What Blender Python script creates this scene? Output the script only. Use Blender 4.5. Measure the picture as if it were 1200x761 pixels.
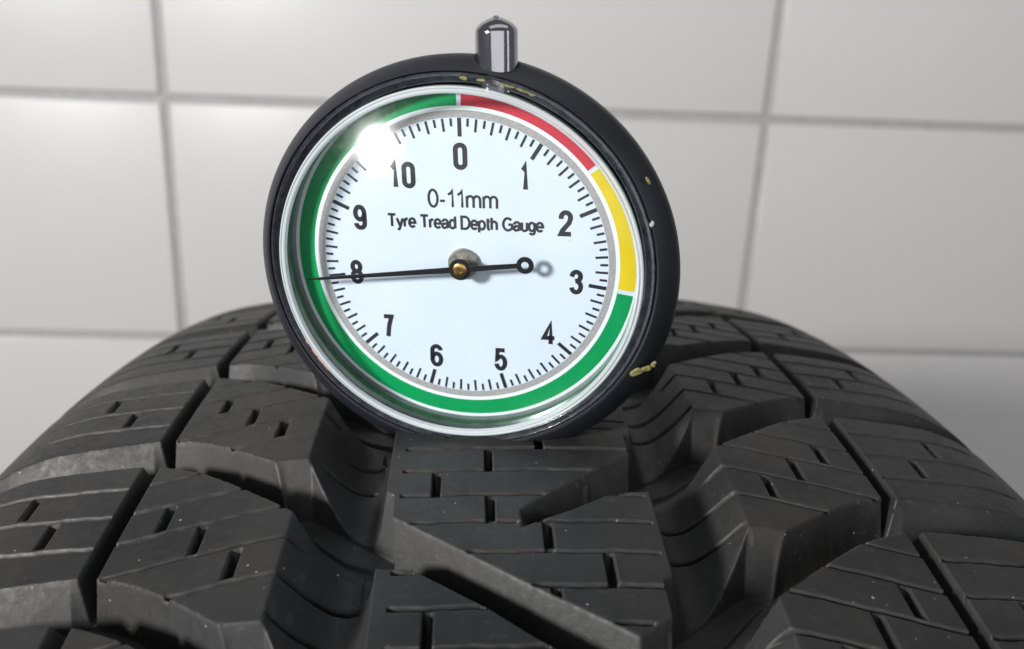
import bpy, math, random
import numpy as np
from mathutils import Matrix, Vector

# ------------------------------------------------------------------ scene, camera, light
for o in list(bpy.data.objects): bpy.data.objects.remove(o)
scene = bpy.context.scene
col = scene.collection
MM = 0.001

# tyre: outer radius 300 mm, standing on the floor at the origin, axle along X
R0 = 300.0
F_PX = 1020.0
dn = np.array([472-600., 3486-380.5, F_PX]); dn /= np.linalg.norm(dn)          # world down in camera axes
rt = np.array([18867-600., 797-380.5, F_PX]); rt -= (rt@dn)*dn; rt /= np.linalg.norm(rt)
fw = np.cross(rt, dn); fw = fw if fw[2] > 0 else -fw
W = np.array([rt, fw, -dn])                                                   # camera axes -> world
TYRE_FROM_CAM = np.array([13.36, 125.25, -348.12])
CAM = np.array([-TYRE_FROM_CAM[0], -TYRE_FROM_CAM[1], R0 - TYRE_FROM_CAM[2]])    # mm

cam_d = bpy.data.cameras.new('camera'); cam = bpy.data.objects.new('camera', cam_d); col.objects.link(cam)
cam_d.sensor_width = 36; cam_d.lens = 36*F_PX/1200; cam_d.clip_start = 0.005; cam_d.clip_end = 20
M3 = Matrix(((W[0,0], -W[0,1], -W[0,2]), (W[1,0], -W[1,1], -W[1,2]), (W[2,0], -W[2,1], -W[2,2])))
cam.matrix_world = Matrix.Translation(Vector(CAM*MM)) @ M3.to_4x4()
cam_d.dof.use_dof = True; cam_d.dof.focus_distance = 0.099; cam_d.dof.aperture_fstop = 30.6/1.05
scene.camera = cam

world = bpy.data.worlds.new('World'); scene.world = world; world.use_nodes = True
bg = world.node_tree.nodes['Background']; bg.inputs[0].default_value = (0.93, 0.96, 1.0, 1); bg.inputs[1].default_value = 0.13

def lamp(name, loc, target, size, power, color, shape='DISK', size_y=None):
    l = bpy.data.lights.new(name, 'AREA'); l.shape = shape; l.size = size
    if size_y: l.size_y = size_y
    l.energy = power; l.color = color
    o = bpy.data.objects.new(name, l); col.objects.link(o)
    o.location = loc
    o.rotation_euler = (Vector(target) - Vector(loc)).to_track_quat('-Z', 'Y').to_euler()
    return o
GAUGE_C = Vector(((CAM + np.array([-0.09, 101.58, -25.78]))*MM).tolist())
az, el, dist = math.radians(51), math.radians(16), 0.7
key_loc = GAUGE_C + Vector((-math.sin(az)*math.cos(el), -math.cos(az)*math.cos(el), math.sin(el)))*dist
lamp('work_lamp', key_loc, GAUGE_C, 0.115, 7.8, (1.0, 0.98, 0.95))
lamp('overhead_fill', (0.1, -0.1, 1.85), (0.0, 0.25, 0.5), 1.5, 1.6, (1.0, 0.99, 0.98), 'RECTANGLE', 0.5)  # unseen overhead panel, added as soft ambient fill
lamp('front_fill', (0.2, -2.3, 1.05), (0.1, 0.4, 0.62), 3.2, 18.0, (1.0, 0.985, 0.98), 'RECTANGLE', 1.9)  # big fill panel added behind the camera, lights the wall head-on like room bounce
lamp('side_fill', (1.7, -0.9, 0.95), (0.0, 0.0, 0.6), 0.35, 1.5, (0.93, 0.97, 1.0), 'RECTANGLE', 1.3)  # tall strip added at the right to put upright highlights on the chrome

scene.view_settings.view_transform = 'Standard'; scene.view_settings.look = 'None'
scene.view_settings.exposure = 0.0; scene.view_settings.gamma = 1.0
scene.render.engine = 'CYCLES'

# ------------------------------------------------------------------ materials
def new_mat(name):
    m = bpy.data.materials.new(name); m.use_nodes = True
    nt = m.node_tree
    return m, nt, nt.nodes['Principled BSDF']
def node(nt, t, **kw):
    n = nt.nodes.new(t)
    for k, v in kw.items(): setattr(n, k, v)
    return n
def setin(n, **kw):
    for k, v in kw.items(): n.inputs[k.replace('_', ' ')].default_value = v
def plain(name, c, rough=0.5, metal=0.0, spec=0.5, noise=0.0, nscale=3000, bump=0.0, bscale=4000):
    m, nt, p = new_mat(name)
    p.inputs['Roughness'].default_value = rough; p.inputs['Metallic'].default_value = metal
    p.inputs['Specular IOR Level'].default_value = spec
    p.inputs['Base Color'].default_value = (*c, 1)
    tc = node(nt, 'ShaderNodeTexCoord')
    if noise:
        n = node(nt, 'ShaderNodeTexNoise'); setin(n, Scale=nscale, Detail=4.0)
        nt.links.new(tc.outputs['Object'], n.inputs['Vector'])
        r = node(nt, 'ShaderNodeValToRGB')
        r.color_ramp.elements[0].position = 0.3; r.color_ramp.elements[1].position = 0.7
        r.color_ramp.elements[0].color = (*[x*(1-noise) for x in c], 1)
        r.color_ramp.elements[1].color = (*[min(1, x*(1+noise)) for x in c], 1)
        nt.links.new(n.outputs['Fac'], r.inputs['Fac']); nt.links.new(r.outputs['Color'], p.inputs['Base Color'])
    if bump:
        n = node(nt, 'ShaderNodeTexNoise'); setin(n, Scale=bscale, Detail=5.0)
        nt.links.new(tc.outputs['Object'], n.inputs['Vector'])
        b = node(nt, 'ShaderNodeBump'); setin(b, Strength=1.0, Distance=bump*MM)
        nt.links.new(n.outputs['Fac'], b.inputs['Height']); nt.links.new(b.outputs['Normal'], p.inputs['Normal'])
    return m

def rubber_mat():
    m, nt, p = new_mat('rubber')
    L = nt.links.new
    tc = node(nt, 'ShaderNodeTexCoord')
    big = node(nt, 'ShaderNodeTexNoise'); setin(big, Scale=45.0, Detail=6.0, Roughness=0.6); L(tc.outputs['Object'], big.inputs['Vector'])
    fine = node(nt, 'ShaderNodeTexNoise'); setin(fine, Scale=900.0, Detail=6.0, Roughness=0.7); L(tc.outputs['Object'], fine.inputs['Vector'])
    r1 = node(nt, 'ShaderNodeValToRGB'); e = r1.color_ramp.elements
    e[0].position = 0.35; e[0].color = (0.0135, 0.014, 0.0155, 1); e[1].position = 0.68; e[1].color = (0.030, 0.030, 0.031, 1)
    L(big.outputs['Fac'], r1.inputs['Fac'])
    # brownish road dust in soft patches
    dustn = node(nt, 'ShaderNodeTexNoise'); setin(dustn, Scale=70.0, Detail=8.0, Roughness=0.65); 
    mp = node(nt, 'ShaderNodeMapping'); mp.inputs['Location'].default_value = (3.1, 1.7, 0.4); L(tc.outputs['Object'], mp.inputs['Vector']); L(mp.outputs['Vector'], dustn.inputs['Vector'])
    r2 = node(nt, 'ShaderNodeValToRGB'); e = r2.color_ramp.elements
    e[0].position = 0.46; e[0].color = (0, 0, 0, 1); e[1].position = 0.78; e[1].color = (0.45, 0.45, 0.45, 1)
    L(dustn.outputs['Fac'], r2.inputs['Fac'])
    mx = node(nt, 'ShaderNodeMixRGB'); L(r2.outputs['Color'], mx.inputs['Fac']); L(r1.outputs['Color'], mx.inputs['Color1']); mx.inputs['Color2'].default_value = (0.06, 0.054, 0.047, 1)
    # worn paler edges, brown dust settled in the low corners, faint scuffs
    ge = node(nt, 'ShaderNodeNewGeometry')
    ed = node(nt, 'ShaderNodeMapRange'); setin(ed, From_Min=0.52, From_Max=0.62, To_Min=0.0, To_Max=0.75); L(ge.outputs['Pointiness'], ed.inputs['Value'])
    edn = node(nt, 'ShaderNodeMath', operation='MULTIPLY'); L(ed.outputs['Result'], edn.inputs[0]); L(fine.outputs['Fac'], edn.inputs[1])
    mxe = node(nt, 'ShaderNodeMixRGB'); L(edn.outputs[0], mxe.inputs['Fac']); L(mx.outputs['Color'], mxe.inputs['Color1']); mxe.inputs['Color2'].default_value = (0.085, 0.083, 0.08, 1)
    lo = node(nt, 'ShaderNodeMapRange'); setin(lo, From_Min=0.49, From_Max=0.42, To_Min=0.0, To_Max=0.5); L(ge.outputs['Pointiness'], lo.inputs['Value'])
    lon = node(nt, 'ShaderNodeMath', operation='MULTIPLY'); L(lo.outputs['Result'], lon.inputs[0]); L(dustn.outputs['Fac'], lon.inputs[1])
    mxl = node(nt, 'ShaderNodeMixRGB'); L(lon.outputs[0], mxl.inputs['Fac']); L(mxe.outputs['Color'], mxl.inputs['Color1']); mxl.inputs['Color2'].default_value = (0.060, 0.050, 0.040, 1)
    scn = node(nt, 'ShaderNodeTexNoise'); setin(scn, Scale=1700.0, Detail=3.0, Roughness=0.8); mp2 = node(nt, 'ShaderNodeMapping'); mp2.inputs['Scale'].default_value = (0.35, 1.0, 1.0); L(tc.outputs['Object'], mp2.inputs['Vector']); L(mp2.outputs['Vector'], scn.inputs['Vector'])
    scr = node(nt, 'ShaderNodeMapRange'); setin(scr, From_Min=0.58, From_Max=0.75, To_Min=0.0, To_Max=0.6); L(scn.outputs['Fac'], scr.inputs['Value'])
    mx = node(nt, 'ShaderNodeMixRGB'); L(scr.outputs['Result'], mx.inputs['Fac']); L(mxl.outputs['Color'], mx.inputs['Color1']); mx.inputs['Color2'].default_value = (0.065, 0.064, 0.062, 1)
    # grit: tiny pale grains
    v = node(nt, 'ShaderNodeTexVoronoi'); setin(v, Scale=850.0, Randomness=1.0); L(tc.outputs['Object'], v.inputs['Vector'])
    sep = node(nt, 'ShaderNodeSeparateColor'); L(v.outputs['Color'], sep.inputs['Color'])
    mr = node(nt, 'ShaderNodeMapRange'); setin(mr, From_Min=0.70, From_Max=1.0, To_Min=0.0, To_Max=0.14); L(sep.outputs['Red'], mr.inputs['Value'])
    lt = node(nt, 'ShaderNodeMath', operation='LESS_THAN'); L(v.outputs['Distance'], lt.inputs[0]); L(mr.outputs['Result'], lt.inputs[1])
    gm = node(nt, 'ShaderNodeMath', operation='MULTIPLY'); L(lt.outputs[0], gm.inputs[0]); L(sep.outputs['Green'], gm.inputs[1])
    mx2 = node(nt, 'ShaderNodeMixRGB'); L(gm.outputs[0], mx2.inputs['Fac']); L(mx.outputs['Color'], mx2.inputs['Color1']); mx2.inputs['Color2'].default_value = (0.33, 0.31, 0.28, 1)
    L(mx2.outputs['Color'], p.inputs['Base Color'])
    rr = node(nt, 'ShaderNodeMapRange'); setin(rr, From_Min=0.3, From_Max=0.7, To_Min=0.42, To_Max=0.62); L(fine.outputs['Fac'], rr.inputs['Value']); L(rr.outputs['Result'], p.inputs['Roughness'])
    p.inputs['Specular IOR Level'].default_value = 0.34
    b1 = node(nt, 'ShaderNodeBump'); setin(b1, Strength=0.8, Distance=0.05*MM); L(fine.outputs['Fac'], b1.inputs['Height'])
    f2 = node(nt, 'ShaderNodeTexNoise'); setin(f2, Scale=220.0, Detail=3.0); L(tc.outputs['Object'], f2.inputs['Vector'])
    b2 = node(nt, 'ShaderNodeBump'); setin(b2, Strength=0.6, Distance=0.16*MM); L(f2.outputs['Fac'], b2.inputs['Height']); L(b1.outputs['Normal'], b2.inputs['Normal'])
    L(b2.outputs['Normal'], p.inputs['Normal'])
    return m

def crystal_mat():
    m = bpy.data.materials.new('clear_acrylic'); m.use_nodes = True; nt = m.node_tree; nt.nodes.clear(); L = nt.links.new
    out = node(nt, 'ShaderNodeOutputMaterial')
    tr = node(nt, 'ShaderNodeBsdfTransparent'); tr.inputs['Color'].default_value = (0.985, 0.99, 0.99, 1)
    g1 = node(nt, 'ShaderNodeBsdfGlossy'); g1.inputs['Roughness'].default_value = 0.13
    g2 = node(nt, 'ShaderNodeBsdfGlossy'); g2.inputs['Roughness'].default_value = 0.30
    tc = node(nt, 'ShaderNodeTexCoord')
    n = node(nt, 'ShaderNodeTexNoise'); setin(n, Scale=900.0, Detail=6.0, Roughness=0.75); L(tc.outputs['Object'], n.inputs['Vector'])
    r = node(nt, 'ShaderNodeMapRange'); setin(r, From_Min=0.45, From_Max=0.75, To_Min=0.02, To_Max=0.45); L(n.outputs['Fac'], r.inputs['Value'])
    gm = node(nt, 'ShaderNodeMixShader'); L(r.outputs['Result'], gm.inputs['Fac']); L(g1.outputs[0], gm.inputs[1]); L(g2.outputs[0], gm.inputs[2])
    ge = node(nt, 'ShaderNodeNewGeometry'); dp = node(nt, 'ShaderNodeVectorMath', operation='DOT_PRODUCT'); L(ge.outputs['Normal'], dp.inputs[0]); L(ge.outputs['Incoming'], dp.inputs[1])
    ab = node(nt, 'ShaderNodeMath', operation='ABSOLUTE'); L(dp.outputs['Value'], ab.inputs[0])
    om = node(nt, 'ShaderNodeMath', operation='SUBTRACT'); om.inputs[0].default_value = 1.0; L(ab.outputs[0], om.inputs[1])
    pw = node(nt, 'ShaderNodeMath', operation='POWER'); L(om.outputs[0], pw.inputs[0]); pw.inputs[1].default_value = 5.0
    fr = node(nt, 'ShaderNodeMath', operation='MULTIPLY_ADD'); L(pw.outputs[0], fr.inputs[0]); fr.inputs[1].default_value = 0.9; fr.inputs[2].default_value = 0.022
    mx = node(nt, 'ShaderNodeMixShader'); L(fr.outputs[0], mx.inputs['Fac']); L(tr.outputs[0], mx.inputs[1]); L(gm.outputs[0], mx.inputs[2])
    L(mx.outputs[0], out.inputs['Surface'])
    return m

def clear_edge_mat():
    m, nt, p = new_mat('clear_plastic_edge'); L = nt.links.new
    setin(p, Base_Color=(0.74, 0.79, 0.82, 1), Roughness=0.10); p.inputs['Specular IOR Level'].default_value = 0.7
    tr = node(nt, 'ShaderNodeBsdfTransparent'); tr.inputs['Color'].default_value = (0.93, 0.96, 0.96, 1)
    mx = node(nt, 'ShaderNodeMixShader'); tc = node(nt, 'ShaderNodeTexCoord'); n = node(nt, 'ShaderNodeTexNoise'); setin(n, Scale=60.0, Detail=3.0); L(tc.outputs['Object'], n.inputs['Vector'])
    r = node(nt, 'ShaderNodeMapRange'); setin(r, From_Min=0.3, From_Max=0.7, To_Min=0.40, To_Max=0.55); L(n.outputs['Fac'], r.inputs['Value'])
    L(r.outputs['Result'], mx.inputs['Fac']); L(p.outputs[0], mx.inputs[1]); L(tr.outputs[0], mx.inputs[2]); L(mx.outputs[0], nt.nodes['Material Output'].inputs['Surface'])
    return m

MAT = dict(
    rubber=rubber_mat(), crystal=crystal_mat(),
    case=plain('black_plastic', (0.014, 0.0155, 0.021), 0.42, spec=0.5, bump=0.02, bscale=2500),
    bezel=plain('dark_glossy_bezel', (0.035, 0.037, 0.045), 0.20, metal=0.0, spec=0.9, noise=0.5, nscale=900, bump=0.03, bscale=1500),
    rim=clear_edge_mat(),
    cup=plain('grey_cup_wall', (0.10, 0.13, 0.125), 0.2, metal=0.6, noise=0.25, nscale=500),
    dial=plain('dial_paper', (0.64, 0.74, 0.86), 0.45, noise=0.03, nscale=120),
    dialrim=plain('dial_white_print', (0.78, 0.86, 0.90), 0.4),
    glitter=plain('grey_speckled_print', (0.36, 0.36, 0.37), 0.4, noise=0.35, nscale=9000),
    green=plain('green_print', (0.0, 0.30, 0.09), 0.35, noise=0.06, nscale=300),
    red=plain('red_print', (0.56, 0.03, 0.055), 0.35, noise=0.06, nscale=300),
    yellow=plain('yellow_print', (0.72, 0.56, 0.015), 0.35, noise=0.06, nscale=300),
    ink=plain('black_ink', (0.018, 0.020, 0.026), 0.4, noise=0.4, nscale=2500),
    needle=plain('black_needle_paint', (0.012, 0.012, 0.014), 0.3, noise=0.3, nscale=3000),
    brass=plain('brass', (0.60, 0.38, 0.13), 0.28, metal=1.0, noise=0.2, nscale=2500),
    steel=plain('dull_steel', (0.38, 0.38, 0.34), 0.42, metal=0.8, noise=0.35, nscale=2500),
    chrome=plain('polished_chrome', (0.50, 0.50, 0.54), 0.11, metal=1.0, bump=0.03, bscale=420),
    hole=plain('hole_black', (0.01, 0.01, 0.01), 0.6),
    ychip=plain('dried_yellow_paint', (0.17, 0.165, 0.06), 0.6, noise=0.45, nscale=2500, bump=0.06, bscale=2500),
    rchip=plain('dried_red_paint', (0.36, 0.085, 0.065), 0.6, noise=0.3, nscale=2500, bump=0.06, bscale=2500),
    wchip=plain('dried_white_paint', (0.35, 0.35, 0.34), 0.5, bump=0.06, bscale=2500),
    grout=plain('grey_grout', (0.46, 0.455, 0.46), 0.85, noise=0.08, nscale=200, bump=0.3, bscale=500),
    floor=plain('grey_floor', (0.22, 0.22, 0.22), 0.5, noise=0.1, nscale=30),
)
def tile_mat():
    m = plain('white_glazed_tile', (0.72, 0.71, 0.71), 0.34, noise=0.012, nscale=6, bump=0.25, bscale=22)
    nt = m.node_tree; p = nt.nodes['Principled BSDF']; src = p.inputs['Base Color'].links[0].from_socket
    oi = node(nt, 'ShaderNodeObjectInfo'); mr = node(nt, 'ShaderNodeMapRange'); setin(mr, To_Min=0.955, To_Max=1.03); nt.links.new(oi.outputs['Random'], mr.inputs['Value'])
    mm = node(nt, 'ShaderNodeMixRGB', blend_type='MULTIPLY'); mm.inputs['Fac'].default_value = 1.0; nt.links.new(src, mm.inputs['Color1']); nt.links.new(mr.outputs['Result'], mm.inputs['Color2']); nt.links.new(mm.outputs['Color'], p.inputs['Base Color'])
    return m
MAT['tile'] = tile_mat()
def dial_specks(m):
    nt = m.node_tree; p = nt.nodes['Principled BSDF']; src = p.inputs['Base Color'].links[0].from_socket; L = nt.links.new
    tc = node(nt, 'ShaderNodeTexCoord'); v = node(nt, 'ShaderNodeTexVoronoi', voronoi_dimensions='2D'); setin(v, Scale=230.0); L(tc.outputs['Object'], v.inputs['Vector'])
    sp = node(nt, 'ShaderNodeSeparateColor'); L(v.outputs['Color'], sp.inputs['Color'])
    mr = node(nt, 'ShaderNodeMapRange'); setin(mr, From_Min=0.7, From_Max=1.0, To_Min=0.0, To_Max=0.03); L(sp.outputs['Red'], mr.inputs['Value'])
    lt = node(nt, 'ShaderNodeMath', operation='LESS_THAN'); L(v.outputs['Distance'], lt.inputs[0]); L(mr.outputs['Result'], lt.inputs[1])
    ml = node(nt, 'ShaderNodeMath', operation='MULTIPLY'); L(lt.outputs[0], ml.inputs[0]); L(sp.outputs['Blue'], ml.inputs[1])
    mm = node(nt, 'ShaderNodeMixRGB'); L(ml.outputs[0], mm.inputs['Fac']); L(src, mm.inputs['Color1']); mm.inputs['Color2'].default_value = (0.22, 0.23, 0.25, 1); L(mm.outputs['Color'], p.inputs['Base Color'])
dial_specks(MAT['dial'])

# ------------------------------------------------------------------ mesh helpers
def mesh_obj(name, verts, faces, mat, parent=None, smooth=True, auto=None, mat_world=None):
    me = bpy.data.meshes.new(name); me.from_pydata(verts, [], faces); me.update()
    if mat: me.materials.append(mat)
    if smooth: me.polygons.foreach_set('use_smooth', [True]*len(me.polygons))
    o = bpy.data.objects.new(name, me); col.objects.link(o)
    if parent: o.parent = parent
    if auto is not None and smooth: sharpen(me, auto)
    return o
def sharpen(me, deg):
    me.set_sharp_from_angle(angle=math.radians(deg))
def np_mesh(name, V, Q, mat, parent=None):
    me = bpy.data.meshes.new(name)
    me.vertices.add(len(V)); me.vertices.foreach_set('co', np.ascontiguousarray(V, np.float32).ravel())
    n = len(Q); me.loops.add(n*4); me.loops.foreach_set('vertex_index', np.ascontiguousarray(Q, np.int32).ravel())
    me.polygons.add(n); me.polygons.foreach_set('loop_start', np.arange(0, n*4, 4, dtype=np.int32)); me.polygons.foreach_set('loop_total', np.full(n, 4, np.int32))
    me.polygons.foreach_set('use_smooth', np.ones(n, bool))
    me.update(calc_edges=True); me.validate()
    me.materials.append(mat)
    o = bpy.data.objects.new(name, me); col.objects.link(o); o.parent = parent
    return o
def tag(o, label=None, cat=None, kind=None, group=None):
    if label: o['label'] = label
    if cat: o['category'] = cat
    if kind: o['kind'] = kind
    if group: o['group'] = group
    return o

# ------------------------------------------------------------------ setting: tiled wall and floor
WALL_Y = (CAM[1] + 600.0)
GX0, GZ0, TW, TH, GAP = CAM[0] - 200.0, CAM[2] - 46.0, 404.0, 166.7, 5.2
wall = mesh_obj('wall', [], [], None)
def box(x0, x1, y0, y1, z0, z1):
    v = [(x, y, z) for x in (x0, x1) for y in (y0, y1) for z in (z0, z1)]
    f = [(0,1,3,2), (4,6,7,5), (0,4,5,1), (2,3,7,6), (0,2,6,4), (1,5,7,3)]
    return v, f
v, f = box(-1.9, 1.9, (WALL_Y+3.0)*MM, (WALL_Y+60)*MM, 0, 1.35)
bpy.data.objects.remove(wall)
wall = mesh_obj('wall', v, f, MAT['grout'], smooth=False); tag(wall, kind='structure')
# one tile mesh with rounded, glazed edges, shared by every tile
def tile_mesh():
    hw, hh = (TW-GAP)/2*MM, (TH-GAP)/2*MM
    prof = [(0.0, 8.0), (0.0, 2.6), (0.2, 1.5), (0.6, 0.7), (1.2, 0.2), (2.0, 0.0)]      # inset, depth behind the face
    V, Fc = [], []
    for ins, dep in prof:
        i, d = ins*MM, dep*MM
        V += [(-hw+i, d, -hh+i), (hw-i, d, -hh+i), (hw-i, d, hh-i), (-hw+i, d, hh-i)]
    for k in range(len(prof)-1):
        for j in range(4):
            a, b = 4*k+j, 4*k+(j+1) % 4
            Fc.append((a, b, b+4, a+4))
    n = 4*(len(prof)-1); Fc.append((n, n+1, n+2, n+3))
    me = bpy.data.meshes.new('wall_tile'); me.from_pydata(V, [], Fc); me.update(); me.materials.append(MAT['tile'])
    me.polygons.foreach_set('use_smooth', [True]*len(me.polygons)); me.polygons[len(Fc)-1].use_smooth = True
    sharpen(me, 60)
    return me
tm = tile_mesh(); rng = random.Random(4)
for i in range(-4, 5):
    for j in range(-4, 4):
        zc = GZ0 + (j+0.5)*TH
        if zc - TH/2 < 2 or zc + TH/2 > 1345: continue
        xc = GX0 + (i+0.5)*TW
        if abs(xc) + TW/2 > 1895: continue
        o = bpy.data.objects.new('tile', tm); col.objects.link(o); o.parent = wall
        o.location = (xc*MM, WALL_Y*MM, zc*MM)
        o.rotation_euler = (math.radians(rng.uniform(-.12, .12)), 0, math.radians(rng.uniform(-.12, .12)))
v, f = box(-1.9, 1.9, -1.2, WALL_Y*MM + 0.05, -0.05, 0.0)
floor = mesh_obj('floor', v, f, MAT['floor'], smooth=False); tag(floor, kind='structure')

# ------------------------------------------------------------------ tyre
tyre = bpy.data.objects.new('car_tyre', None); col.objects.link(tyre)
tag(tyre, 'worn black rubber car tyre standing on its tread, carrying the round gauge', 'tyre')
tyre.matrix_world = Matrix.Translation((0, 0, R0*MM + 0.0015)) @ Matrix.Rotation(math.radians(-.246), 4, 'Z') @ Matrix.Rotation(math.radians(-1.24), 4, 'Y')
RC, WT, RS = 331.3, 57.16, 27.03
PH0 = math.asin(WT/RC); A0 = RC*PH0; A_MAX = A0 + RS*(math.radians(80) - PH0)
def profile(a):                                  # lateral arc coordinate -> (w, drop, normal w, normal r)
    s = np.sign(a); u = np.abs(a)
    ph = np.where(u < A0, u/RC, PH0 + (u-A0)/RS)
    w = np.where(u < A0, RC*np.sin(ph), WT + RS*(np.sin(ph)-math.sin(PH0)))
    d = np.where(u < A0, RC*(1-np.cos(ph)), RC*(1-math.cos(PH0)) + RS*(math.cos(PH0)-np.cos(ph)))
    return s*w, d, s*np.sin(ph), np.cos(ph)
PITCH = 2*math.pi*R0/71.0; SHIFT = 13.8
ug = np.arange(0, 100, 0.1)
def curve(us, vs, sig=1.2):
    y = np.interp(ug, us, vs); k = np.exp(-0.5*(np.arange(-40, 41)*0.1/sig)**2); k /= k.sum()
    return np.convolve(np.pad(y, 40, mode='edge'), k, mode='valid')
N_C = curve([14, 16.5, 20, 23, 25, 27, 30, 36.3, 40, 45.5, 56, 80], [38.4, 37.6, 35.6, 33.3, 31.7, 30.4, 28.5, 24.4, 22.4, 20.6, 20.7, 20.2])
F_C = curve([14, 16, 20, 23, 25.6, 31.7, 37.5, 44, 46.6, 56, 80], [46.5, 45.6, 43.3, 41, 38.9, 34.4, 30.2, 27.4, 27.0, 26.5, 26.2])
NC_cos = 1/np.sqrt(1+np.gradient(N_C, 0.1)**2); FC_cos = 1/np.sqrt(1+np.gradient(F_C, 0.1)**2)
M_C = curve([13.5, 14.95, 15.25, 16.0, 16.7, 17.4, 18.4, 19.4, 20.4, 21.6, 22.8, 24.0, 25.0, 25.5, 26, 28], [-6, -.3, .5, 4.2, 5.9, 6.45, 6.6, 6.45, 5.95, 5.0, 3.7, 2.05, 0.5, -.4, -1.4, -6], 0.28)
def smax(a, b, e=0.08): return 0.5*(a+b+np.sqrt((a-b)**2+e*e))
def soft0(x, e=0.11): return 0.5*(x+np.sqrt(x*x+e*e)) - 0.0
def smooth(x, a, b):
    t = np.clip((x-a)/(b-a), 0, 1); return t*t*(3-2*t)

def wob_side(u): return 0.06*np.sin(u*0.9) + 0.04*np.sin(u*2.3+1.7)
def wob_rib(w): return 0.07*np.sin(w*0.8) + 0.04*np.sin(w*2.1)
def row_shift(a):                                # grid rows run parallel to the fine cuts
    u = np.abs(a); off = 0.25*(np.clip(u, 25, 44)-25) - 0.07*np.maximum(u-46, 0)
    t = smooth(u, 15.5, 18.0)
    return off - t*wob_side(u) - (1-t)*wob_rib(a)
def depth_side(u, s1, sipes=True):
    """grooves of the shoulder rows, u = distance from the centre line (mm), s1 = arc towards the viewer"""
    Nn = np.interp(u, ug, N_C); Ff = np.interp(u, ug, F_C)
    cN = np.interp(u, ug, NC_cos); cF = np.interp(u, ug, FC_cos)
    rel = s1 - Nn; k = np.floor(rel/PITCH); t = rel - k*PITCH; wd = Ff - Nn
    tw = np.where(t > (wd+PITCH)/2, t-PITCH, t)
    dN = tw*cN; dF = (wd-tw)*cF
    chan = np.interp(u, [14, 25, 36, 44, 50, 60, 70, 78, 84], [7.3, 7.1, 6.3, 5.4, 4.6, 3.9, 3.2, 1.6, 0.0])
    slN = np.interp(u, [20, 30, 44, 47, 60], [1.6, 2.6, 2.6, 1.5, 1.3])
    dc = np.minimum(np.minimum(slN*dN, 5.0*dF), chan)
    # main groove cross-section
    dm = np.interp(u, ug, M_C)
    # narrow groove
    dnar = np.minimum(5.5*(1.08-np.abs(u-45.0)), 4.6)
    # facet cut at the block's inner near corner
    sf = Nn + tw - 28.8 - 0.78*np.maximum(25.0-u, 0)
    fa = np.where((tw > -9) & (tw < wd), np.clip(1.7*sf, -3, 6.8), -3.0)*(1-smooth(u, 28, 31.5)) - 3*smooth(u, 29, 32)
    d = soft0(smax(smax(smax(dc, dm), dnar), fa))
    inchan = (dN > 0) & (dF > 0)
    if sipes:
        sb = Nn + np.where(tw < 0, tw + PITCH, t)
        on = np.clip(1-np.maximum(np.minimum(dN, dF), 0)/0.5, 0, 1)
        wob = wob_side(u)
        # inner block
        v = sb + 0.25*(44-np.maximum(u, 25.0)) + wob
        j = np.clip(np.round((v-31.8)/5.45), 0, np.where(u < 25.2, 5, 4)); ds = np.abs(v-(31.8+5.45*j))*0.97
        inner = (u < 44.3) & (u > 17.3) & (sb > Ff - 0.5)
        amp = np.interp(u, [17.2, 18.3, 24, 26], [0.0, 1.3, 1.5, 1.9]); hwid = np.interp(u, [17.5, 19, 22, 24.5, 26], [.28, .42, .38, .28, .23])
        amp = amp*np.where(u < 25.5, np.clip((sb-Ff-2.6)/1.5, 0, 1), 1.0)
        cell = np.floor((v-31.8)/5.45); fr = (v-31.8) - 5.45*cell
        un = 39.5 - 4.7*(cell-1)
        nt_ = np.where((cell >= 1) & (cell <= 3) & (fr > 0.5) & (fr < 4.9), np.clip((0.58-np.abs(u-un))/0.16, 0, 1), 0)
        # outer block
        vo = sb + 0.07*(u-46) + wob
        jo = np.clip(np.round((vo-31.9)/5.45), 0, 2); dso = np.abs(vo-(31.9+5.45*jo))
        outer = (u > 46.3) & (u < 67)
        co = np.floor((vo-31.9)/5.45); fo = (vo-31.9)-5.45*co
        uo = np.where(co == 0, 57.4, np.where(co == 1, 52.7, 999))
        no = np.where((fo > 0.5) & (fo < 4.7), np.clip((0.58-np.abs(u-uo))/0.16, 0, 1), 0)
        cut = np.where(inner, amp*np.clip(1-(ds-0.07)/hwid, 0, 1), 0)
        cut = np.maximum(cut, np.where(inner & (u > 26), 2.6*nt_, 0))
        cut = np.maximum(cut, np.where(outer, 1.7*np.clip(1-(dso-0.07)/0.22, 0, 1)*(1-smooth(u, 62, 67)), 0))
        cut = np.maximum(cut, np.where(outer, 2.4*no, 0))
        lip = np.where(inner & (u > 25.5), 0.03*np.exp(-((ds-0.42)/0.16)**2), 0) + np.where(outer & (u < 64), 0.055*np.exp(-((dso-0.45)/0.18)**2), 0)
        d = d + cut*on - lip*(d < 0.3)
    return d, inchan, k, chan

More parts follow.
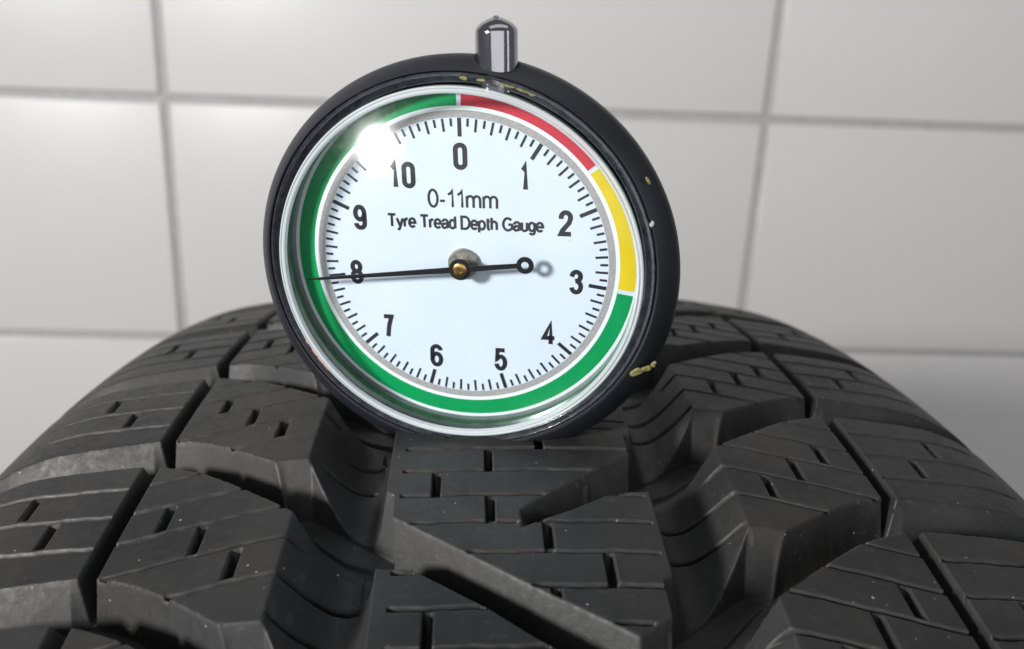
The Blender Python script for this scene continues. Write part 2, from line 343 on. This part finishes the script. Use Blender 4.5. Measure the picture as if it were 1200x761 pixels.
P2 = 2*PITCH
def slot(w, s, E, G, sF, sN, D, tip):
    e = np.interp(w, *E); g = np.interp(w, *G)
    cE, cG = 0.80, 0.82
    d = np.minimum(np.minimum(sF*(s-e)*cE, sN*(g-s)*cG), D)
    return np.minimum(d, tip)
E_L = ([-17, -14.2, -5.9, 0.8, 8.8, 14], [38.8, 41.0, 47.3, 52.2, 57.4, 61]); G_L = ([-17, -15, -11.4, -3.6, 0.4, 6, 14], [49.2, 49.3, 49.6, 55.1, 58.4, 62.5, 68])
E_R = ([-2, 0.4, 2.4, 8.8, 14.4, 17], [42.2, 40.1, 38.3, 33.0, 29.1, 27.3]); G_R = ([-2, 1.8, 6.9, 9.8, 13.1, 17], [44.6, 42.5, 39.8, 37.9, 37.0, 36.8])
def depth_rib(w, s, sipes=True):
    sr = (s-23.0) % P2 + 23.0
    d = np.full_like(w, -3.0)
    for off in (0.0, -P2):
        d = np.maximum(d, slot(w, sr+off, E_L, G_L, 2.0, 5.0, 6.9, 2.5*(11.0-w)))                       # long diagonal from the left
        d = np.maximum(d, slot(w, sr+off+PITCH, E_L, G_L, 2.0, 5.0, 6.9, 2.5*(-8.0-w)))                 # short one
        for q in (0.0, PITCH, -PITCH):
            d = np.maximum(d, slot(w, sr+off-q, E_R, G_R, 1.7, 6.0, 6.4, 2.2*(w-0.0)*np.clip(1.3-0.5*np.abs(sr+off-q-41.4), 0.35, 1)))
    edge = np.clip((-d-0.25)/0.9, 0, 1)
    d = soft0(d, 0.2)
    ing = d > 0.4
    if sipes:
        beyond = sr > np.interp(w, *G_L)
        v = sr + np.where(beyond, 2.1, 0) + wob_rib(w)
        SP = P2/11
        j = np.round((v-28.0)/SP); ds = np.abs(v-(28.0+SP*j))
        m = (w > -13.4) & (w < 14.4)
        on = edge
        cut = np.where(m, 1.9*np.clip(1-(ds-0.07)/0.23, 0, 1), 0)
        cell = np.floor((v-28.0)/SP).astype(int); fr = (v-28.0)-SP*cell
        tab = np.array([-3.4, -9.5, -3.3, 2.8, 8.8, 3.0, -9.5, -3.4, 2.8, -3.0, 3.0])
        wn = tab[cell % 11]
        nt_ = np.where((fr > 0.4) & (fr < 4.5), np.clip((0.52-np.abs(w-wn))/0.16, 0, 1), 0)
        cut = np.maximum(cut, 2.6*nt_)
        d = d + cut*on - np.where(m, 0.06*np.exp(-((ds-0.42)/0.16)**2), 0)*(d < 0.3)
    return d, ing
def depth(a, s, sipes=True):
    """groove depth (mm) over the tread; returns depth, block id and whether the spot belongs to a groove"""
    u = np.abs(a); D = np.zeros_like(a); ID = np.zeros(a.shape, np.int32); GR = np.zeros(a.shape, bool)
    for side in (-1, 1):
        m = (a*side >= 0) & (u >= 14.0)
        d, inch, k, chan = depth_side(u[m], s[m] - (SHIFT if side > 0 else 0), sipes)
        mid = u[m]
        gr = (d > 4.6) | (inch & (d > 0.85*chan)) | ((np.abs(mid-45.0) < 1.4) & (d > 1.6)) 
        D[m] = d; GR[m] = gr
        ID[m] = (k.astype(int)+40)*10 + (1 if side < 0 else 2) + np.where(mid > 45, 2, 0)
    m = u < 17.5
    dr, ing = depth_rib(a[m], s[m], sipes)
    x = D[m]; base = np.where(u[m] < 14.0, 0.0, x)
    dd = np.where(u[m] < 14.9, np.maximum(base, dr), np.maximum(base, np.minimum(dr, 7.0)))
    D[m] = dd
    rib = u[a.shape[0]*0:] if False else None
    mi = m & (u < 15.6)
    seg = np.floor((s - np.interp(a, E_L[0], E_L[1]) - 3.0)/P2).astype(int)
    ID[mi] = (seg[mi]+40)*10 + 5
    GR[mi] = D[mi] > 4.0
    GR[m & ~mi] = D[m & ~mi] > 3.5
    return D, ID, GR
def place(a, s, d):
    w, dr, nw, nr = profile(a)
    r = R0 - dr - nr*d; x = w - nw*d; th = s/R0
    return np.stack([x, -r*np.sin(th), r*np.cos(th)], -1)*MM

def axis(segs):
    out = [segs[0][0]]
    for a, b, st in segs:
        n = max(1, int(round((b-a)/st))); out += list(np.linspace(a, b, n+1)[1:])
    return np.array(out)
cols_ = axis([(-A_MAX, -68, 0.8), (-68, -60, .3), (-60, 58, 0.15), (58, 68, .3), (68, A_MAX, 0.8)])
S_FAR, S_NEAR = -112.0, 72.0
rows_ = axis([(S_FAR, -60, 0.8), (-60, -14, 0.35), (-14, 62, 0.15), (62, S_NEAR, 0.5)])
def grid(cols, rows, sipes):
    A, S = np.meshgrid(cols, rows)
    if sipes: S = S + row_shift(A)
    D, ID, GR = depth(A, S, sipes)
    V = place(A, S, D)
    nr_, nc_ = A.shape; idx = np.arange(nr_*nc_).reshape(nr_, nc_)
    Q = np.stack([idx[:-1, :-1], idx[:-1, 1:], idx[1:, 1:], idx[1:, :-1]], -1).reshape(-1, 4)
    # one id per face from its first corner
    fid = np.where(GR, 0, ID)[:-1, :-1].reshape(-1)
    return V.reshape(-1, 3), Q[:, ::-1], fid
V, Q, fid = grid(cols_, rows_, True)
for i in np.unique(fid):
    q = Q[fid == i]
    if i and len(q) < 150: 
        fid[fid == i] = 0
order = np.argsort(fid, kind='stable'); fs = fid[order]; cuts = np.flatnonzero(np.diff(fs))+1
for chunk in np.split(order, cuts):
    q = Q[chunk]; used, inv = np.unique(q, return_inverse=True)
    o = np_mesh('tread_groove' if fid[chunk[0]] == 0 else 'tread_block', V[used], inv.reshape(-1, 4), MAT['rubber'], tyre)
# the rest of the tread round the wheel, out of the picture
V, Q, fid = grid(axis([(-A_MAX, A_MAX, 1.1)]), axis([(S_NEAR-1.0, 2*math.pi*R0 + S_FAR + 6.0, 1.6)]), False)
np_mesh('tread_band', V, Q, MAT['rubber'], tyre)
# sidewalls and beads by revolution
def lathe_x(name, prof, n, mat, parent):
    Vv, Ff_ = [], []
    for x, r in prof:
        for i in range(n):
            a = 2*math.pi*i/n; Vv.append((x*MM, r*math.sin(a)*MM, r*math.cos(a)*MM))
    for k in range(len(prof)-1):
        for i in range(n):
            a, b = k*n+i, k*n+(i+1) % n; Ff_.append((a, b, b+n, a+n))
    return mesh_obj(name, Vv, Ff_, mat, parent, True, 40)
we, de, _, _ = profile(np.array([A_MAX])); we = float(we[0]); re = R0-float(de[0])
for s in (-1, 1):
    pr = [(we, re), (we+1.6, re-7), (we+3.5, re-14), (we+5.5, re-15), (we+6.0, re-17), (we+8.5, re-35), (we+8.5, re-52), (we+6, re-70), (we+1, re-85), (we-6, re-95), (we-9, re-97), (we-14, re-96), (we-14, re-90), (we-2, re-70), (we-2, re-40), (we-8, re-14), (we-20, re+4), (0.0, R0-16)]
    lathe_x('sidewall', [(s*x, r) for x, r in pr], 160, MAT['rubber'], tyre)

# ------------------------------------------------------------------ tread depth gauge
Dc = CAM + np.array([-0.0876, 101.5786, -25.7751])
Dn = np.array([-0.19288668, -0.97547749, -0.10601126]); Dup = np.array([-0.0539764, -0.09732808, 0.9937876]); Dx = np.array([0.97973531, -0.1974105, 0.03387947])
BASE = 23.6                                     # dial centre to the flat foot
gauge = bpy.data.objects.new('tread_depth_gauge', None); col.objects.link(gauge)
tag(gauge, 'round dial tread depth gauge with chrome plunger standing on the tyre', 'gauge')
base = (Dc - Dup*BASE)*MM
gauge.matrix_world = Matrix(((Dx[0], Dup[0], Dn[0], base[0]), (Dx[1], Dup[1], Dn[1], base[1]), (Dx[2], Dup[2], Dn[2], base[2]), (0, 0, 0, 1)))
Y0 = BASE                                       # local: x right, y up, z towards the viewer; dial centre at (0, Y0, 0)
def pt(x, y, z): return (x*MM, (y+Y0)*MM, z*MM)
def lathe(name, prof, mat, parent, n=160, c=(0, 0), cut=None, auto=35, close=False):
    Vv, Ff_ = [], []
    for r, z, *q in prof:
        cc = (c[0]*q[0], c[1]*q[0]) if q else c
        for i in range(n):
            a = 2*math.pi*i/n; x, y = cc[0]+r*math.sin(a), cc[1]+r*math.cos(a)
            if cut: y = max(y, cut(z))
            Vv.append(pt(x, y, z))
    m = len(prof)
    for k in range(m if close else m-1):
        for i in range(n):
            a, b = k*n+i, k*n+(i+1) % n; c2, d2 = (a+n) % (m*n), (b+n) % (m*n); Ff_.append((a, c2, d2, b))
    return mesh_obj(name, Vv, Ff_, mat, parent, True, auto)
OC = (0.25, -1.1)
case_prof = [(22.2, 1.5, 0), (22.74, 2.0, 0), (22.76, 3.3, 0), (22.84, 3.62, 0), (23.0, 3.7, .1), (23.2, 3.62, .2), (24.95, 1.45, .95), (25.2, 1.0, 1), (25.3, 0.5, 1), (25.3, 0.0, 1), (25.2, -1, 1), (24.65, -3.5, 1), (24.05, -6.5, 1), (23.4, -10, 1), (22.5, -13.5, 1), (22.2, -15.2, 1), (21.6, -16.2, 1), (20.4, -16.6, 1), (0.01, -16.6, 1)]
case = lathe('case', case_prof, MAT['case'], gauge, 240, OC, lambda z: -BASE - 0.047*(-4-z) if z < -4 else -BASE)
# dark seat the cup sits in, then the cup, bezel and clear crystal
lathe('bezel', [(21.2, 1.2), (21.45, 2.5), (21.7, 2.75), (22.1, 3.0), (22.35, 3.2), (22.45, 3.5), (22.58, 3.6), (22.68, 3.5), (22.70, 3.2), (22.70, 2.4)], MAT['bezel'], gauge, 240)
lathe('cup_wall', [(21.6, -0.25), (21.05, -0.2), (20.95, 0.2), (20.9, 2.2), (21.3, 2.5)], MAT['cup'], gauge, 200)
lathe('crystal_wall', [(20.62, 1.9), (20.62, 4.0), (21.1, 4.0), (21.1, 1.9)], MAT['crystal'], gauge, 240, close=True)
lathe('crystal_edge', [(20.55, 3.95), (20.56, 4.25), (20.68, 4.45), (20.85, 4.5), (20.97, 4.3), (21.1, 4.3), (21.2, 4.42), (21.35, 4.35), (21.42, 4.1), (21.4, 3.95)], MAT['rim'], gauge, 240, close=True)
def dome(r, R, z0): return z0 + math.sqrt(R*R-r*r) - math.sqrt(R*R-20.7**2)
cp = [(r, dome(r, 47, 4.45)) for r in (0.01, 2, 4, 6, 8, 10, 12, 14, 16, 18, 19.5, 20.7)] + [(r, dome(r, 47, 3.75)) for r in (20.7, 19.5, 18, 16, 14, 12, 10, 8, 6, 4, 2, 0.01)]
lathe('crystal', cp, MAT['crystal'], gauge, 128)
# dial with its printing
dial = lathe('dial', [(21.0, -0.6), (21.0, 0.0), (0.01, 0.0)], MAT['dial'], gauge, 128)
def ring(name, r0, r1, a0, a1, z, mat, parent):
    n = max(8, int((a1-a0)/1.5)); Vv, Ff_ = [], []
    for i in range(n+1):
        a = math.radians(a0+(a1-a0)*i/n)
        for r, zz in ((r0, z-.04), (r0, z), (r1, z), (r1, z-.04)): Vv.append(pt(r*math.sin(a), r*math.cos(a), zz))
    for i in range(n):
        for k in range(3):
            p = 4*i+k; Ff_.append((p, p+4, p+5, p+1))
    for e in (0, n): Ff_.append((4*e, 4*e+1, 4*e+2, 4*e+3))
    return mesh_obj(name, Vv, Ff_, mat, parent, False)
ring('speckled_ring', 17.3, 18.12, 0, 360, 0.03, MAT['glitter'], dial)
ring('white_ring', 18.12, 18.60, 0, 360, 0.032, MAT['dialrim'], dial)
ring('outer_white_ring', 20.55, 20.98, 0, 360, 0.03, MAT['dialrim'], dial)
ring('red_arc', 18.60, 20.55, 0.75, 51.4, 0.036, MAT['red'], dial)
ring('yellow_arc', 18.60, 20.55, 52.9, 97.6, 0.036, MAT['yellow'], dial)
ring('green_arc', 18.60, 20.55, 99.2, 359.2, 0.036, MAT['green'], dial)
# 110 graduations
def tick_mesh(r0, r1, w):
    v = [pt(x, y, z) for x in (-w/2, w/2) for y in (r0, r1) for z in (-0.01, 0.028)]
    v = [(a, b-Y0*MM, c) for a, b, c in v]
    me = bpy.data.meshes.new('tick'); me.from_pydata(v, [], [(0,1,3,2), (4,6,7,5), (0,4,5,1), (2,3,7,6), (0,2,6,4), (1,5,7,3)]); me.update(); me.materials.append(MAT['ink']); return me
TK = [tick_mesh(15.15, 17.25, 0.46), tick_mesh(15.75, 17.22, 0.28), tick_mesh(16.3, 17.2, 0.28)]
for i in range(110):
    me = TK[0] if i % 10 == 0 else (TK[1] if i % 2 == 0 else TK[2])
    o = bpy.data.objects.new('tick', me); col.objects.link(o); o.parent = dial
    o.location = (0, Y0*MM, 0); o.rotation_euler = (0, 0, -2*math.pi*i/110)
# printed characters drawn as even strokes (unit cap height, baseline at 0)
def arc(cx, cy, rx, ry, a0, a1, n=14): return [(cx+rx*math.cos(math.radians(a0+(a1-a0)*i/n)), cy+ry*math.sin(math.radians(a0+(a1-a0)*i/n))) for i in range(n+1)]
GLY = {   # advance, strokes
 'T': (.62, [[(.0, 1), (.62, 1)], [(.31, 1), (.31, 0)]]),
 'y': (.48, [[(.0, .70), (.24, .02)], [(.48, .70), (.22, -.10), (.14, -.24), (.02, -.25)]]),
 'r': (.30, [[(.04, .70), (.04, 0)], [(.04, .42), (.10, .60), (.20, .68), (.32, .66)]]),
 'e': (.50, [[(.02, .36), (.50, .36)] + arc(.26, .36, .24, .35, 8, 320, 22)]),
 'a': (.50, [[(.04, .52)] + arc(.25, .50, .20, .21, 150, 10, 10) + [(.45, .12), (.50, 0)], [(.45, .40), (.22, .36)] + arc(.18, .19, .15, .18, 100, 300, 10) + [(.36, .08), (.45, .22)]]),
 'd': (.50, [[(.46, 1), (.46, 0)], arc(.24, .35, .22, .35, 0, 360, 24)]),
 'D': (.68, [[(.04, 0), (.04, 1), (.32, 1)] + arc(.32, .5, .34, .5, 90, -90, 18) + [(.04, 0)]]),
 'p': (.52, [[(.04, .70), (.04, -.26)], arc(.27, .35, .23, .35, 0, 360, 24)]),
 't': (.28, [[(.13, .92), (.13, .12), (.18, .02), (.28, .01)], [(.0, .69), (.27, .69)]]),
 'h': (.48, [[(.04, 1), (.04, 0)], [(.04, .44)] + arc(.24, .47, .20, .22, 160, 0, 10) + [(.44, 0)]]),
 'G': (.76, [arc(.40, .5, .36, .5, 42, 300, 24) + [(.74, .16), (.74, .48), (.44, .48)]]),
 'u': (.48, [[(.04, .70), (.04, .25)] + arc(.24, .22, .20, .22, 190, 340, 10) + [(.44, .28)], [(.44, .70), (.44, 0)]]),
 'g': (.50, [arc(.24, .36, .22, .34, 0, 360, 24), [(.46, .70), (.46, -.05)] + arc(.25, -.05, .21, .21, 0, -150, 10)]),
 'm': (.78, [[(.04, .70), (.04, 0)], [(.04, .44)] + arc(.22, .47, .175, .22, 160, 0, 9) + [(.395, 0)], [(.395, .44)] + arc(.575, .47, .175, .22, 160, 0, 9) + [(.75, 0)]]),
 '-': (.26, [[(.0, .36), (.26, .36)]]),
 ' ': (.24, []),
 '0': (.52, [arc(.26, .5, .24, .5, 90, 450, 30)]),
 '1': (.40, [[(.06, .74), (.22, .84), (.30, 1.0), (.30, 0)]]),
}
BOLD = {  # numerals in a box 1 wide and 1 high, stroke centres
 '0': [[(.0, .72)] + arc(.5, .80, .5, .20, 180, 0, 12) + [(1, .2)] + arc(.5, .20, .5, .20, 0, -180, 12) + [(0, .72)]],
 '1': [[(.1, .80), (.48, .87), (.78, 1.04), (.78, -.06)]],
 '2': [[(.0, .70)] + arc(.5, .76, .5, .24, 170, -15, 14) + [(.85, .52), (.15, .15), (.0, .0), (1.08, .0)]],
 '3': [[(.0, .76)] + arc(.5, .78, .46, .22, 170, -75, 14) + [(.38, .55)], [(.40, .55), (.6, .55)] + arc(.5, .27, .5, .27, 68, -172, 16)],
 '4': [[(.72, -.06), (.72, 1.0), (-.02, .26), (1.14, .26)]],
 '5': [[(.98, 1.0), (.16, 1.0), (.06, .50), (.12, .52)] + arc(.5, .33, .5, .33, 130, -170, 20)],
 '6': [[(.98, .78)] + arc(.5, .78, .48, .22, 15, 180, 12) + [(.0, .3)] + arc(.5, .30, .5, .30, 180, 540, 26)],
 '7': [[(-.02, 1.0), (1.02, 1.0), (.62, .50), (.42, -.06)]],
 '8': [arc(.5, .77, .44, .23, -90, 270, 24), arc(.5, .27, .5, .27, 90, 450, 26)],
 '9': [[(.02, .22)] + arc(.5, .22, .48, .22, 195, 360, 12) + [(1.0, .7)] + arc(.5, .70, .5, .30, 0, 360, 26)],
}
def stroke_mesh(name, strokes, w, mat, parent, z=0.022):
    Vv, Ff_ = [], []; lift = 0.0
    for L_ in strokes:
        P = [L_[0]] + [q for p_, q in zip(L_, L_[1:]) if math.hypot(q[0]-p_[0], q[1]-p_[1]) > 1e-4]
        closed = math.hypot(P[0][0]-P[-1][0], P[0][1]-P[-1][1]) < 1e-3 and len(P) > 4
        if closed: P = P[:-1]
        n = len(P); b0 = len(Vv)
        for i, (x, y) in enumerate(P):
            pa = P[i-1] if (i or closed) else None; pn = P[(i+1) % n] if (i < n-1 or closed) else None
            d1 = Vector((x-pa[0], y-pa[1])).normalized() if pa else None; d2 = Vector((pn[0]-x, pn[1]-y)).normalized() if pn else None
            d1 = d1 or d2; d2 = d2 or d1
            t = (d1+d2).normalized(); k = 1/max(0.55, t.dot(d1)); nx, ny = -t.y*w/2*k, t.x*w/2*k
            Vv += [pt(x+nx, y+ny, z+lift), pt(x-nx, y-ny, z+lift)]
        for i in range(n if closed else n-1):
            a, b = b0+2*i, b0+2*((i+1) % n); Ff_.append((a, a+1, b+1, b))
        lift += 0.0015
    return mesh_obj(name, Vv, Ff_, mat, parent, False)
def line(body, x0, x1, yb, cap, w, mat, parent, gap):
    tot = sum(GLY[c][0] for c in body) + gap*(len(body)-1); sx = (x1-x0)/tot; x = 0
    for c in body:
        adv, st = GLY[c]
        if st: stroke_mesh('letter', [[(x0+(x+px)*sx, yb+py*cap) for px, py in q] for q in st], w, mat, parent)
        x += adv+gap
def numeral(ch, x, y, h, w, sw):
    bw = w-sw; bh = h-sw
    stroke_mesh('numeral', [[(x-bw/2+px*bw, y-bh/2+py*bh) for px, py in q] for q in BOLD[ch]], sw, MAT['ink'], dial)
DG = {0: (-0.02, 12.9), 1: (7.35, 10.7), 2: (12.15, 5.4), 3: (13.5, -1.8), 4: (10.25, -8.65), 5: (4.25, -12.6), 6: (-3.95, -12.55), 7: (-10.0, -8.8), 8: (-13.5, -1.75), 9: (-12.5, 5.25), 10: (-7.0, 10.55)}
for k, (x, y) in DG.items():
    if k == 10:
        numeral('1', x-0.98, y, 3.15, 1.15, 0.57); numeral('0', x+0.78, y, 3.15, 1.62, 0.57)
    else: numeral(str(k), x, y, 3.15, {1: 1.05, 4: 1.7, 7: 1.5}.get(k, 1.66), 0.57)
line('0-11mm', -4.0, 4.2, 6.88, 2.02, 0.30, MAT['ink'], dial, 0.12)
line('Tyre Tread Depth Gauge', -9.05, 9.5, 4.30, 1.46, 0.31, MAT['ink'], dial, 0.10)
# hub and needle
lathe('washer', [(1.9, 0.0), (1.9, 0.35), (1.75, 0.5), (0.8, 0.55), (0.8, 2.0)], MAT['steel'], gauge, 48)
na = math.atan2(2.15, 19.1); NZ = 2.35
def poly_plate(name, outer, holes, z0, z1, mat, parent):
    import bmesh
    bm = bmesh.new(); edges = []
    for loop in [outer]+holes:
        vs = [bm.verts.new(pt(x, y, z1)) for x, y in loop]
        edges += [bm.edges.new((vs[i], vs[(i+1) % len(vs)])) for i in range(len(vs))]
    bmesh.ops.triangle_fill(bm, edges=edges, use_beauty=True)
    ret = bmesh.ops.extrude_face_region(bm, geom=bm.faces[:])
    for e in ret['geom']:
        if isinstance(e, bmesh.types.BMVert): e.co.z -= (z1-z0)*MM
    bmesh.ops.recalc_face_normals(bm, faces=bm.faces[:])
    me = bpy.data.meshes.new(name); bm.to_mesh(me); bm.free(); me.materials.append(mat)
    o = bpy.data.objects.new(name, me); col.objects.link(o); o.parent = parent; return o
def rotp(L, a): return [(x*math.cos(a)-y*math.sin(a), x*math.sin(a)+y*math.cos(a)) for x, y in L]
HR, TR, TX = 1.32, 1.03, 7.75
out = []
a1 = math.asin(0.34/HR); a2 = math.asin(0.28/TR)
out += [(-17.5, 0.17), (-19.3, 0.05), (-19.3, -0.05), (-17.5, -0.17)]
out += [(HR*math.cos(t), HR*math.sin(t)) for t in np.linspace(math.pi+math.asin(.36/HR), 2*math.pi-a1, 24)]
out += [(TX+TR*math.cos(t), TR*math.sin(t)) for t in np.linspace(math.pi+a2, 3*math.pi-a2, 36)]
out += [(HR*math.cos(t), HR*math.sin(t)) for t in np.linspace(a1, math.pi-math.asin(.36/HR), 24)]
hole = [(TX+0.45*math.cos(t), 0.45*math.sin(t)) for t in np.linspace(0, 2*math.pi, 24, endpoint=False)]
needle = poly_plate('needle', rotp(out, na), [rotp(hole, na)], NZ-0.14, NZ, MAT['needle'], gauge)
lathe('pivot_pin', [(0.86, NZ-.1), (0.86, NZ+0.22), (0.72, NZ+0.32), (0.34, NZ+0.34), (0.3, NZ+0.22), (0.01, NZ+0.2)], MAT['brass'], gauge, 40)
# chrome plunger on top
def plunger():
    cx, cz, r = 4.55, 0.9, 2.3
    prof = [(r, 20.5), (r, 26.55), (r-.03, 26.75), (r-.14, 26.97), (r-.45, 27.3), (r-.9, 27.59), (r-1.4, 27.81), (r-1.85, 27.95), (0.3, 28.03), (0.22, 28.13), (0.01, 28.17)]
    Vv, Ff_ = [], []; n = 72
    for rr, y in prof:
        for i in range(n):
            a = 2*math.pi*i/n; Vv.append(pt(cx+rr*math.cos(a), y, cz+rr*math.sin(a)))
    for k in range(len(prof)-1):
        for i in range(n):
            a, b = k*n+i, k*n+(i+1) % n; Ff_.append((a, a+n, b+n, b))
    p = mesh_obj('plunger', Vv, Ff_, MAT['chrome'], gauge, True, 40)
    # hole lip following the curve of the case
    Vv, Ff_ = [], []
    def surf(x, z): 
        rr = np.interp(z, [-3.5, -1, 0, 0.5, 1.0, 1.45, 3.62, 3.7], [24.65, 25.2, 25.3, 25.3, 25.2, 24.95, 23.2, 23.0]); q_ = float(np.interp(z, [1.0, 1.45, 3.62, 3.7], [1, .95, .2, .1])); return math.sqrt(rr*rr-(x-OC[0]*q_)**2)+OC[1]*q_
    for i in range(n):
        a = 2*math.pi*i/n
        for q, dz in ((r+0.02, -.6), (r+0.02, 0.03), (r+0.24, 0.05), (r+0.3, -0.3)):
            x, z = cx+q*math.cos(a), cz+q*math.sin(a); Vv.append(pt(x, surf(x, z)+dz, z))
    for i in range(n):
        for k in range(3):
            a, b = 4*i+k, 4*((i+1) % n)+k; Ff_.append((a, b, b+1, a+1))
    mesh_obj('plunger_hole', Vv, Ff_, MAT['hole'], case, True)
plunger()
# dried paint on the case and bezel
def chip(x, y, z, lx, ly, ang, mat, parent, seed, nz=(0, 0, 1), th=0.02):
    rg = random.Random(seed); n = 14; Z = Vector(nz).normalized()
    X = Vector((math.cos(ang), math.sin(ang), 0)); X = (X - Z*X.dot(Z)).normalized(); Yv = Z.cross(X)
    Vv = []; c = Vector((x, y, z))
    for lev, sc in ((-0.25, 1.0), (th*.7, 0.97), (th, 0.6)):
        rg2 = random.Random(seed); qs = [rg2.random() for _ in range(n)]; qs = [(qs[t-1]+2*qs[t]+qs[(t+1) % n])/4 for t in range(n)]
        for i in range(n):
            a = 2*math.pi*i/n; q = sc*(0.25+1.3*qs[i])
            p = c + X*(lx*q*math.cos(a)) + Yv*(ly*q*math.sin(a)) + Z*lev; Vv.append(pt(*p))
    Ff_ = [(k*n+i, k*n+(i+1) % n, (k+1)*n+(i+1) % n, (k+1)*n+i) for k in range(2) for i in range(n)] + [tuple(range(2*n, 3*n))]
    return mesh_obj('paint_chip', Vv, Ff_, mat, parent)
for i, (x, y, lx, ly, ang) in enumerate([(1.35, 22.1, .45, .17, 0), (3.2, 21.9, .42, .15, -.15), (6.2, 21.35, .7, .15, -.3), (7.6, 20.95, .8, .22, -.4), (8.7, 20.5, .45, .17, -.45)]):
    chip(x*0.995, y*0.995, 3.10, lx*1.3, ly*1.25, ang, MAT['ychip'], gauge, 10+i)
for i, (x, y, lx, ly) in enumerate([(-18.9, -11.6, .45, .22), (-18.2, -12.9, .6, .3), (-17.5, -13.9, .55, .28), (-19.7, -10.2, .3, .14)]):
    chip(x, y, 3.12, lx*1.3, ly*1.2, -0.95, MAT['rchip'], gauge, 40+i)
for i, (x, y, lx, ly, ang) in enumerate([(21.3, -11.5, .85, .6, .3), (22.2, -11.1, .75, .4, .3), (23.1, -10.5, .5, .3, .9)]):
    chip(x, y, 3.52-0.12*i, lx*.9, ly*.9, ang, MAT['ychip'], gauge, 60+i, (0.25, -.12, 1))
chip(21.3, 11.6, 3.3, .5, .12, 2.0, MAT['ychip'], gauge, 80, (0.5, .25, .8))
chip(22.0, 6.8, 3.62, .28, .42, .1, MAT['wchip'], gauge, 81, (0.1, .03, 1), 0.1)
